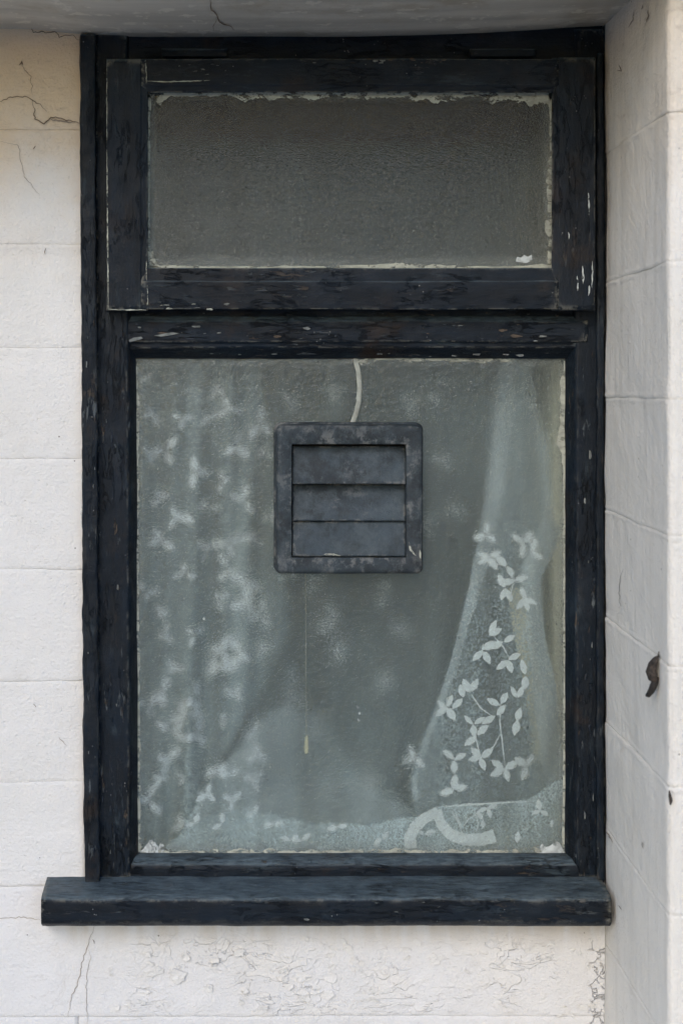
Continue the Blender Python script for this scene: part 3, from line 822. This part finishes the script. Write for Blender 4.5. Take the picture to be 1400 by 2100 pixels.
for k, (a, b, y0, y1) in enumerate([(915, 992.5, 0.0140, 0.0016), (992.5, 1068, 0.0160, 0.0042), (1069, 1141, 0.0085, 0.0020)]):
    n1, n2 = 18, 44
    verts = []
    for i in range(n1 + 1):
        t = i / n1
        for j in range(n2 + 1):
            u = j / n2
            px = 599.8 + (831.4 - 599.8) * u
            bow = 0.0006 * math.sin(math.pi * t)
            yy = VF + y0 + (y1 - y0) * t - bow + 0.0003 * fbm(u * 5, t * 3, k * 7) + (0.0006 * math.exp(-(((1 - t) / 0.05) ** 2)) * fbm(u * 14, k))
            py = a + (b - a) * t + (0.8 * fbm(u * 9, k + 3) if i == n1 else 0)
            verts.append(P(px, py, yy))
    fr = len(verts)
    m = n2 + 1
    faces = grid_faces(n1 + 1, m)
    verts += [Vector(q) + Vector((0, 0.0016, 0)) for q in verts]
    faces += [tuple(fr + q for q in reversed(z)) for z in grid_faces(n1 + 1, m)]
    loop = list(range(m)) + [i * m + n2 for i in range(1, n1 + 1)] + [n1 * m + j for j in range(n2 - 1, -1, -1)] + [i * m for i in range(n1 - 1, 0, -1)]
    for q, w in zip(loop, loop[1:] + loop[:1]): faces.append((q, w, w + fr, q + fr))
    fixn(build('louvre', verts, faces, LOUVRE, vent))
for k, pts in enumerate([[(658, 1139), (672, 1136), (690, 1138), (698, 1140)], [(838, 1112), (842, 1128), (852, 1140)], [(860, 1128), (863, 1150)]]):
    ribbon('paint_scuff', pts, 3.4, on_pane(VF + (0.0012 if k == 0 else -0.0004)), SMEAR, vent, seed=120 + k, jag=0.8, step=3, lift=0.0002)
# fan housing and pull cord on the room side
fan = []
for y in (LP + 0.0045, LP + 0.06):
    for q in range(32):
        a = q / 32 * 2 * math.pi
        fan.append((PX(717, VF) + 0.055 * math.cos(a), y, PZ(1025, VF) + 0.055 * math.sin(a)))
ff = grid_faces(2, 32, True) + [tuple(range(32)), tuple(range(32, 64))]
fixn(build('fan_housing', fan, ff, mat_simple('fan_plastic', (0.35, 0.34, 0.31), 0.5), vent))
CY = LP + 0.0058
cord = ribbon('pull_cord', [(626, 1150), (627, 1300), (627, 1400), (628, 1512)], 1.5, lambda px, py, l: P(px, py, CY - l), mat_cloth('cord_cotton', (0.50, 0.48, 0.40)), vent, seed=130, jag=0.1, taper=False, step=10, solid=0.0006)
tg = []
prof = [(0, 1508), (2.4, 1509), (3.6, 1514), (4.0, 1528), (4.6, 1540), (3.2, 1545), (0, 1546)]
for r, py in prof:
    for q in range(10):
        a = q / 10 * 2 * math.pi
        tg.append(P(628 + r * math.cos(a), py, CY + 0.0015 + r * K * 0.55 * math.sin(a)))
build('cord_toggle', tg, grid_faces(len(prof), 10, True), mat_simple('toggle_plastic', (0.66, 0.60, 0.42), 0.5), cord)

# ---------------------------------------------------------------- lace curtains behind the lower pane
PB = LP + 0.004               # room-side face of the pane
def sheet(name, xl, xr, y0, y1, gap, mat, parent, nu=60, nv=90):
    verts = []
    for i in range(nv + 1):
        py = y0 + (y1 - y0) * i / nv
        a, b = xl(py), xr(py)
        for j in range(nu + 1):
            px = a + (b - a) * j / nu
            verts.append(P(px, py, PB + gap(px, py)))
    return build(name, verts, grid_faces(nv + 1, nu + 1), mat, parent)
NET1 = mat_net('back_net', 0.31, (0.68, 0.80, 0.83), 420)
NET5 = mat_net('gathered_net', 0.38, (0.76, 0.86, 0.88), 420)
NET2 = mat_net('lace_net', 0.27, (0.80, 0.90, 0.94), 560, 0.36, 0.64)
NET3 = mat_net('hem_net', 0.56, (0.82, 0.91, 0.94), 800)

NET4 = mat_net('selvedge_net', 0.52, (0.88, 0.92, 0.93), 800)
LEAF_SHAPE = [(0, 0), (0.18, 0.26), (0.42, 0.42), (0.68, 0.36), (0.88, 0.16), (1.0, 0.0), (0.88, -0.16), (0.66, -0.34), (0.4, -0.40), (0.18, -0.24)]
def leaf(px, py, ang, ln, gap, parent, lift=0.0009, mat=None):
    a = math.radians(ang); ca, sa = math.cos(a), math.sin(a)
    asp = 0.48 + 0.18 * random.random()
    mid = None; verts = []
    def put(u, v, l):
        qx, qy = px + ln * (u * ca - v * asp * sa), py - ln * (u * sa + v * asp * ca)
        return P(qx, qy, PB + max(0.0004, gap(qx, qy) - l))
    verts.append(put(0.5, 0, lift * 1.6))
    for u, v in LEAF_SHAPE: verts.append(put(u, v, lift))
    n = len(LEAF_SHAPE)
    return build('leaf', verts, [(0, 1 + i, 1 + (i + 1) % n) for i in range(n)], mat or LEAF, parent)

# back panel: hangs straight, in soft vertical folds
def gapA(px, py):
    f = 0.5 + 0.5 * math.sin(px * 0.062 + 1.7 * fbm(px * 0.004, py * 0.0012, 3))
    left = smooth(620, 330, px)
    g = 0.070 - 0.018 * left + 0.014 * f - 0.016 * smooth(1300, 1700, py) * left
    return g + 0.003 * fbm(px * 0.01, py * 0.004)
curA = empty('lace_curtain', P(560, 1745, PB + 0.04), 'sheer leaf patterned net curtain hanging across the left and middle of the lower pane', 'curtain', 'lace curtains behind the lower pane')
sheet('net_panel', lambda y: 268, lambda y: interp([(285, 1170), (1760, 1166)], y), 283, 1748, gapA, NET1, curA, 110, 90)
pm = [P(px, py, PB + g) for g in (0.070, 0.086) for px, py in ((262, 140), (1176, 140), (1176, 298), (262, 298))]
fixn(build('added_dark_board', pm, [(0, 1, 2, 3), (7, 6, 5, 4), (0, 4, 5, 1), (1, 5, 6, 2), (2, 6, 7, 3), (3, 7, 4, 0)], mat_simple('added_board_brown', (0.05, 0.030, 0.014), 0.6), curA, smooth_shade=False))  # added board that darkens the top of the upper pane
XRL = lambda y: interp([(720, 520), (900, 560), (1100, 585), (1300, 592), (1400, 545), (1560, 448), (1748, 352)], y)
gapF = lambda a, b: (gapL(a, b) if a < XRL(b) else gapA(a, b))
gapL = lambda a, b: gapA(a, b) - 0.026 + 0.006 * math.sin(a * 0.11 + b * 0.004)
sheet('gathered_fold', lambda y: 268, XRL, 712, 1746, gapL, NET5, curA, 70, 70)
left_spots = [(475, 840), (530, 872), (340, 925), (400, 965), (487, 912), (500, 1025), (365, 1060), (466, 1112), (470, 1166), (508, 1196), (500, 1236), (536, 1256),
              (458, 1335), (445, 1372), (492, 1340), (405, 1432), (382, 1470), (402, 1502), (330, 1420), (350, 1500), (310, 1640), (345, 1560), (380, 1692),
              (330, 1110), (304, 932), (425, 862), (546, 936), (332, 1022), (300, 1212), (345, 1300), (600, 1435), (640, 1500), (560, 1640), (330, 1600), (700, 1335), (790, 1400),
              (440, 800), (310, 850), (375, 860), (455, 985), (430, 1040), (520, 1110), (420, 1130), (380, 1180), (445, 1230), (330, 1255), (400, 1300), (540, 1330), (360, 1370), (480, 1420), (300, 1450), (590, 1180), (560, 1060), (590, 990),
              (905, 945), (670, 1620), (600, 820), (690, 800), (820, 1290), (840, 830), (760, 1600), (930, 1050)]
for k, (x, y) in enumerate(left_spots):
    r0 = random.uniform(0, 360)
    for q in range(3):
        leaf(x + random.uniform(-5, 5), y + random.uniform(-5, 5), r0 + q * random.uniform(85, 125), random.uniform(30, 38) if k < 24 else random.uniform(20, 26), gapF, curA)
for k in range(46):
    x, y = 300 + 620 * ((k * 0.618) % 1.0), 770 + 940 * ((k * 0.382 + 0.13 * (k % 3)) % 1.0)
    if min(math.hypot(x - a, y - b) for a, b in left_spots) < 42: continue
    r0 = random.uniform(0, 360)
    for q in range(2):
        leaf(x, y, r0 + q * random.uniform(70, 140), random.uniform(17, 23), gapF, curA)

# right drape: gathered at the top, fanning out, pressed against the glass half way down
XLB = lambda y: interp([(715, 1026), (850, 1014), (1000, 998), (1080, 984), (1200, 962), (1350, 925), (1450, 893), (1540, 858), (1600, 842), (1665, 850)], y)
XRB = lambda y: interp([(715, 1075), (850, 1105), (1000, 1150), (1060, 1158), (1120, 1140), (1190, 1108), (1300, 1116), (1400, 1138), (1600, 1160), (1665, 1164)], y)
def gapB(px, py):
    dx, dy = (px - 1012 + (py - 1380) * 0.10) / 120.0, (py - 1395) / 250.0
    d = math.sqrt(dx * dx + dy * dy)
    g = 0.0018 + 0.028 * smooth(0.60, 1.8, d)
    g += 0.004 * (0.5 + 0.5 * math.sin(px * 0.10 + py * 0.012)) * smooth(0.3, 1.0, d)
    return g * (1 - 0.55 * smooth(1560, 1650, py)) + 0.022 * smooth(1120, 820, py)
curB = empty('lace_curtain', P(1020, 1745, PB + 0.01), 'white lace curtain with leaf sprays pressed against the glass beside the right jamb', 'curtain', 'lace curtains behind the lower pane')
sheet('net_panel', XLB, XRB, 713, 1668, gapB, NET2, curB, 60, 110)
# doubled edges of the drape
sheet('edge_fold', XLB, lambda y: XLB(y) + interp([(715, 34), (1000, 36), (1200, 26), (1300, 18), (1665, 10)], y), 714, 1640, lambda a, b: gapB(a, b) + 0.0008, NET4, curB, 8, 90)
sheet('edge_fold', lambda y: XRB(y) - interp([(715, 10), (950, 30), (1080, 50), (1150, 52), (1250, 34), (1450, 50), (1665, 40)], y), XRB, 714, 1640, lambda a, b: gapB(a, b) + 0.0008, NET4, curB, 8, 90)
sheet('lining_fold', lambda y: interp([(1205, 1038), (1300, 1052), (1430, 1078), (1560, 1094)], y), lambda y: interp([(1205, 1068), (1300, 1092), (1430, 1112), (1560, 1120)], y), 1205, 1560, lambda a, b: gapB(a, b) + 0.003 + 0.012 * smooth(1380, 1560, b), CREAM, curB, 8, 50)
sprays = [(1002, 1142, [150, 215, 300, 30]), (997, 1096, [80, 200, 320]), (1074, 1113, [60, 150, 260]), (1090, 1132, [-40, 80]), (1040, 1160, [-60, 130]), (1052, 1192, [20, 200]),
          (1036, 1206, [240, 290, 110]), (1076, 1226, [230, 290, 120, 340]), (1001, 1301, [75, 20]), (1033, 1316, [40, 200]), (989, 1333, [235, 300, 25]), (1040, 1352, [215, 300, 30]),
          (1076, 1384, [100, 270]), (965, 1420, [125, 60]), (948, 1432, [215, 100]), (916, 1452, [140, 220, 310, 60]), (1026, 1445, [145, 50]), (1016, 1466, [50, 215]), (1060, 1432, [120, 70]),
          (1059, 1478, [70, 250]), (970, 1484, [130, 40, 280]), (976, 1508, [30, 210]), (985, 1553, [130, 200, 300, 50]), (930, 1558, [20, 140, 260]), (850, 1552, [110, 200, 320]),
          (1033, 1576, [150, 210, 290, 40]), (1078, 1571, [60, 140, 250]), (930, 1620, [10, 90, 190])]
for x, y, angs in sprays:
    for a in angs:
        leaf(x + random.uniform(-2, 2), y + random.uniform(-2, 2), a + random.uniform(-12, 12), random.uniform(26, 34), gapB, curB)
STEM = LEAF
for k, pts in enumerate([[(1010, 1303), (1030, 1325), (1043, 1348)], [(990, 1318), (988, 1338)], [(1043, 1240), (1052, 1190), (1040, 1165)], [(966, 1424), (985, 1452), (1010, 1470)], [(1026, 1440), (1024, 1480), (1030, 1530), (1034, 1570)], [(968, 1480), (975, 1515), (984, 1548)], [(985, 1553), (1012, 1530), (1028, 1500)]]):
    ribbon('stem', pts, 2.6, lambda px, py, l: P(px, py, PB + max(0.0003, gapB(px, py) - 0.001)), LEAF, curB, seed=150 + k, jag=0.3, step=5)

# hem lying in folds along the inner sill
TOPC = lambda x: interp([(340, 1735), (385, 1700), (440, 1668), (500, 1660), (560, 1672), (640, 1688), (760, 1690), (860, 1672), (900, 1652), (1085, 1640), (1120, 1612), (1165, 1590)], x)
def gapC(px, py):
    t = smooth(1560, 1735, py)
    return 0.0022 + 0.026 * (1 - t) * smooth(920, 560, px) + 0.0015 * (1 + math.sin(px * 0.05 + py * 0.03)) + 0.004 * smooth(800, 500, px)
verts = []
nu, nv = 120, 16
for j in range(nv + 1):
    for i in range(nu + 1):
        px = 340 + (1166 - 340) * i / nu
        a = TOPC(px) + 4 * fbm(px * 0.03, 2)
        b = 1752 - 8 * smooth(500, 350, px)
        py = a + (b - a) * j / nv
        verts.append(P(px, py, PB + gapC(px, py)))
build('hem_fold', verts, grid_faces(nv + 1, nu + 1), NET3, curB)
XLF = lambda y: interp([(1385, 600), (1470, 545), (1560, 470), (1600, 430), (1660, 395), (1748, 350)], y)
XRF = lambda y: interp([(1385, 640), (1450, 665), (1520, 690), (1600, 740), (1680, 880), (1748, 1010)], y)
gapG = lambda a, b: 0.052 - 0.046 * smooth(1460, 1670, b) + 0.055 * smooth(20, 260, a - XLF(b)) * smooth(1740, 1600, b)
sheet('corner_fold', XLF, XRF, 1455, 1748, gapG, mat_net('fold_net', 0.46, (0.78, 0.86, 0.88), 800), curA, 40, 50)
for x, y, angs in [(447, 1582, [60, 180, 300]), (425, 1628, [90, 210, 330]), (476, 1642, [30, 150, 270]), (520, 1500, [80, 200]), (526, 1546, [100, 230, 340]), (470, 1590, [20, 140]), (400, 1690, [60, 180]), (520, 1600, [40, 160, 280]), (455, 1690, [90, 200])]:
    for a in angs: leaf(x, y, a + random.uniform(-15, 15), random.uniform(22, 28), gapG, curA)
hem_leaves = [(999, 1657, [20, 200, 280]), (990, 1681, [270, 120]), (1107, 1662, [100, 200, 320]), (1059, 1728, [80]), (1129, 1698, [85]), (596, 1722, [170, 20]), (618, 1724, [30, 180]), (692, 1696, [190, 20]), (768, 1738, [70]), (784, 1722, [60, 200]),
              (440, 1590, [60, 190]), (420, 1632, [150, 260, 30]), (472, 1645, [140, 250, 20]), (520, 1668, [200, 60]), (870, 1712, [150, 30]), (560, 1690, [10, 180])]
for x, y, angs in hem_leaves:
    for a in angs: leaf(x, y, a + random.uniform(-10, 10), random.uniform(18, 24), gapC, curB)
hp = lambda px, py, l: P(px, py, PB + max(0.0005, gapC(px, py) - 0.002 - l))
ribbon('scallop_braid', [(842, 1740), (840, 1718), (850, 1696), (870, 1678), (898, 1664)], lambda t: 25 - 5 * t, hp, RIBBON, curB, seed=170, jag=0.1, taper=False, step=5)
ribbon('scallop_braid', [(894, 1662), (904, 1690), (924, 1712), (952, 1722), (985, 1722), (1014, 1714)], lambda t: 20 + 8 * t, hp, RIBBON, curB, seed=171, jag=0.1, taper=False, step=5)
ribbon('hem_edge', [(895, 1655), (960, 1650), (1030, 1646), (1084, 1643)], 4, hp, RIBBON, curB, seed=172, jag=0.2, step=8)
for k, pts in enumerate([[(945, 1712), (944, 1690), (930, 1660)], [(945, 1700), (960, 1680), (990, 1658)], [(925, 1662), (938, 1685), (948, 1710)], [(975, 1712), (980, 1690), (972, 1660)]]):
    ribbon('stem', pts, 2.2, hp, LEAF, curB, seed=180 + k, jag=0.3, step=5)

# ---------------------------------------------------------------- the room behind
RW = mat_simple('room_plaster', (0.30, 0.30, 0.26), 0.9, 0.1, 4)
RC_ = mat_simple('cream_reveal_paint', (0.66, 0.63, 0.50), 0.6, 0.08, 10)
RF = mat_simple('room_floor_boards', (0.16, 0.12, 0.08), 0.7, 0.25, 6)
def struct(name, *a):
    o = slab(name, *a); o['kind'] = 'structure'; return o
y0, y1 = 0.056, 0.20
wx0, wx1, wz0, wz1 = PX(284), PX(1156), PZ(1762), PZ(72)
struct('room_wall_front', XL, wx0, y0, y1, 0.0, 2.45, RC_)
struct('room_wall_front', wx1, XR + 0.9, y0, y1, 0.0, 2.45, RC_)
struct('room_wall_front', wx0 + 0.0002, wx1 - 0.0002, y0, y1, 0.0, wz0, RC_)
struct('room_wall_front', wx0 + 0.0002, wx1 - 0.0002, y0, y1, wz1, 2.45, RC_)
struct('room_wall_back', XL, XR + 0.9, 2.2, 2.3, 0.0, 2.45, RW)
struct('room_wall_left', XL - 0.1, XL - 0.001, y0, 2.3, 0.0, 2.45, RW)
struct('room_wall_right', XR + 0.901, XR + 1.0, y0, 2.3, 0.0, 2.45, RW)
struct('room_ceiling', XL - 0.1, XR + 1.0, y0, 2.3, 2.451, 2.55, RW)
struct('room_floor', XL + 0.001, XR + 0.899, y1 + 0.001, 2.199, 0.003, 0.02, RF)

# ---------------------------------------------------------------- things clinging to the pier
INS = mat_simple('dry_cocoon', (0.055, 0.045, 0.038), 0.85, 0.5, 260, 0.9)
TAIL = mat_simple('dry_leaf_tail', (0.022, 0.019, 0.017), 0.7, 0.3, 200, 0.5)
def tube(name, pts, radii, mat, parent, seg=12, flat_=1.0, seed=0):
    verts = []
    n = len(pts)
    for i, p in enumerate(pts):
        a, b = Vector(pts[max(0, i - 1)]), Vector(pts[min(n - 1, i + 1)])
        t = (b - a).normalized()
        s = t.cross(Vector((1, 0, 0))).normalized(); u = s.cross(t).normalized()
        for q in range(seg):
            an = q / seg * 2 * math.pi
            r = radii[i] * (1 + 0.25 * fbm(i * 0.7 + seed, q * 0.9, seed))
            verts.append(Vector(p) + s * r * math.cos(an) + u * r * flat_ * math.sin(an))
    f = grid_faces(n, seg, True) + [tuple(range(seg)), tuple((n - 1) * seg + q for q in range(seg))]
    return fixn(build(name, verts, f, mat, parent))
c = empty('cocoon', on_reveal(1349, 1400, 0.0), 'dark brown dried cocoon with a curved tail clinging to the pier near its edge', 'cocoon')
tube('body', [on_reveal(a, b, l) for a, b, l in ((1353, 1345, 0.0015), (1351, 1354, 0.003), (1349, 1366, 0.005), (1348, 1378, 0.0058), (1350, 1390, 0.005), (1351, 1399, 0.003))], [0.0008, 0.0040, 0.0068, 0.0078, 0.0066, 0.003], INS, c, flat_=0.55, seed=3)
tube('tail', [on_reveal(a, b, l) for a, b, l in ((1350, 1388, 0.002), (1350, 1399, 0.0035), (1350, 1409, 0.0050), (1349, 1418, 0.0065), (1347, 1425, 0.0080), (1345, 1427, 0.0092))], [0.0030, 0.0040, 0.0038, 0.0034, 0.0026, 0.0010], TAIL, c, flat_=0.75, seed=5)
tube('wisp', [on_reveal(a, b, 0.001) for a, b in ((1353, 1348), (1352, 1342), (1353, 1336))], [0.0007, 0.0006, 0.0003], INS, c, seg=6)
yf = -DREV - 0.0015
def on_front(px, py): return P(px, py, yf)
tube('insect_husk', [on_front(1372, 1622), on_front(1373, 1632), on_front(1375, 1642), on_front(1374, 1651)], [0.0006, 0.0022, 0.0026, 0.0008], INS, None, seg=10, flat_=0.6, seed=9)
tag(bpy.data.objects['insect_husk'], 'tiny dark insect husk stuck on the front face of the white pier', 'husk')
ribbon('hair', [(1278, 1168), (1273, 1190), (1271, 1215), (1272, 1236), (1274, 1250)], 1.4, on_reveal, CRACK, None, seed=200, jag=0.1, lift=0.001)
tag(bpy.data.objects['hair'], 'single thin dark hair stuck to the inner face of the pier', 'hair')
for k, pts in enumerate([[(1272, 132), (1275, 144), (1268, 145)], [(1303, 18), (1299, 40), (1290, 55)], [(1332, 20), (1328, 45)], [(1320, 8), (1316, 20)], [(1243, 1702), (1258, 1728)], [(1318, 1727), (1320, 1741)], [(1270, 1858), (1276, 1866)]]):
    ribbon('dirt_mark', pts, 4 if k in (0, 2) else 2.5, on_reveal, CRACK, pier, seed=210 + k, jag=0.6, lift=0.0012, step=3)
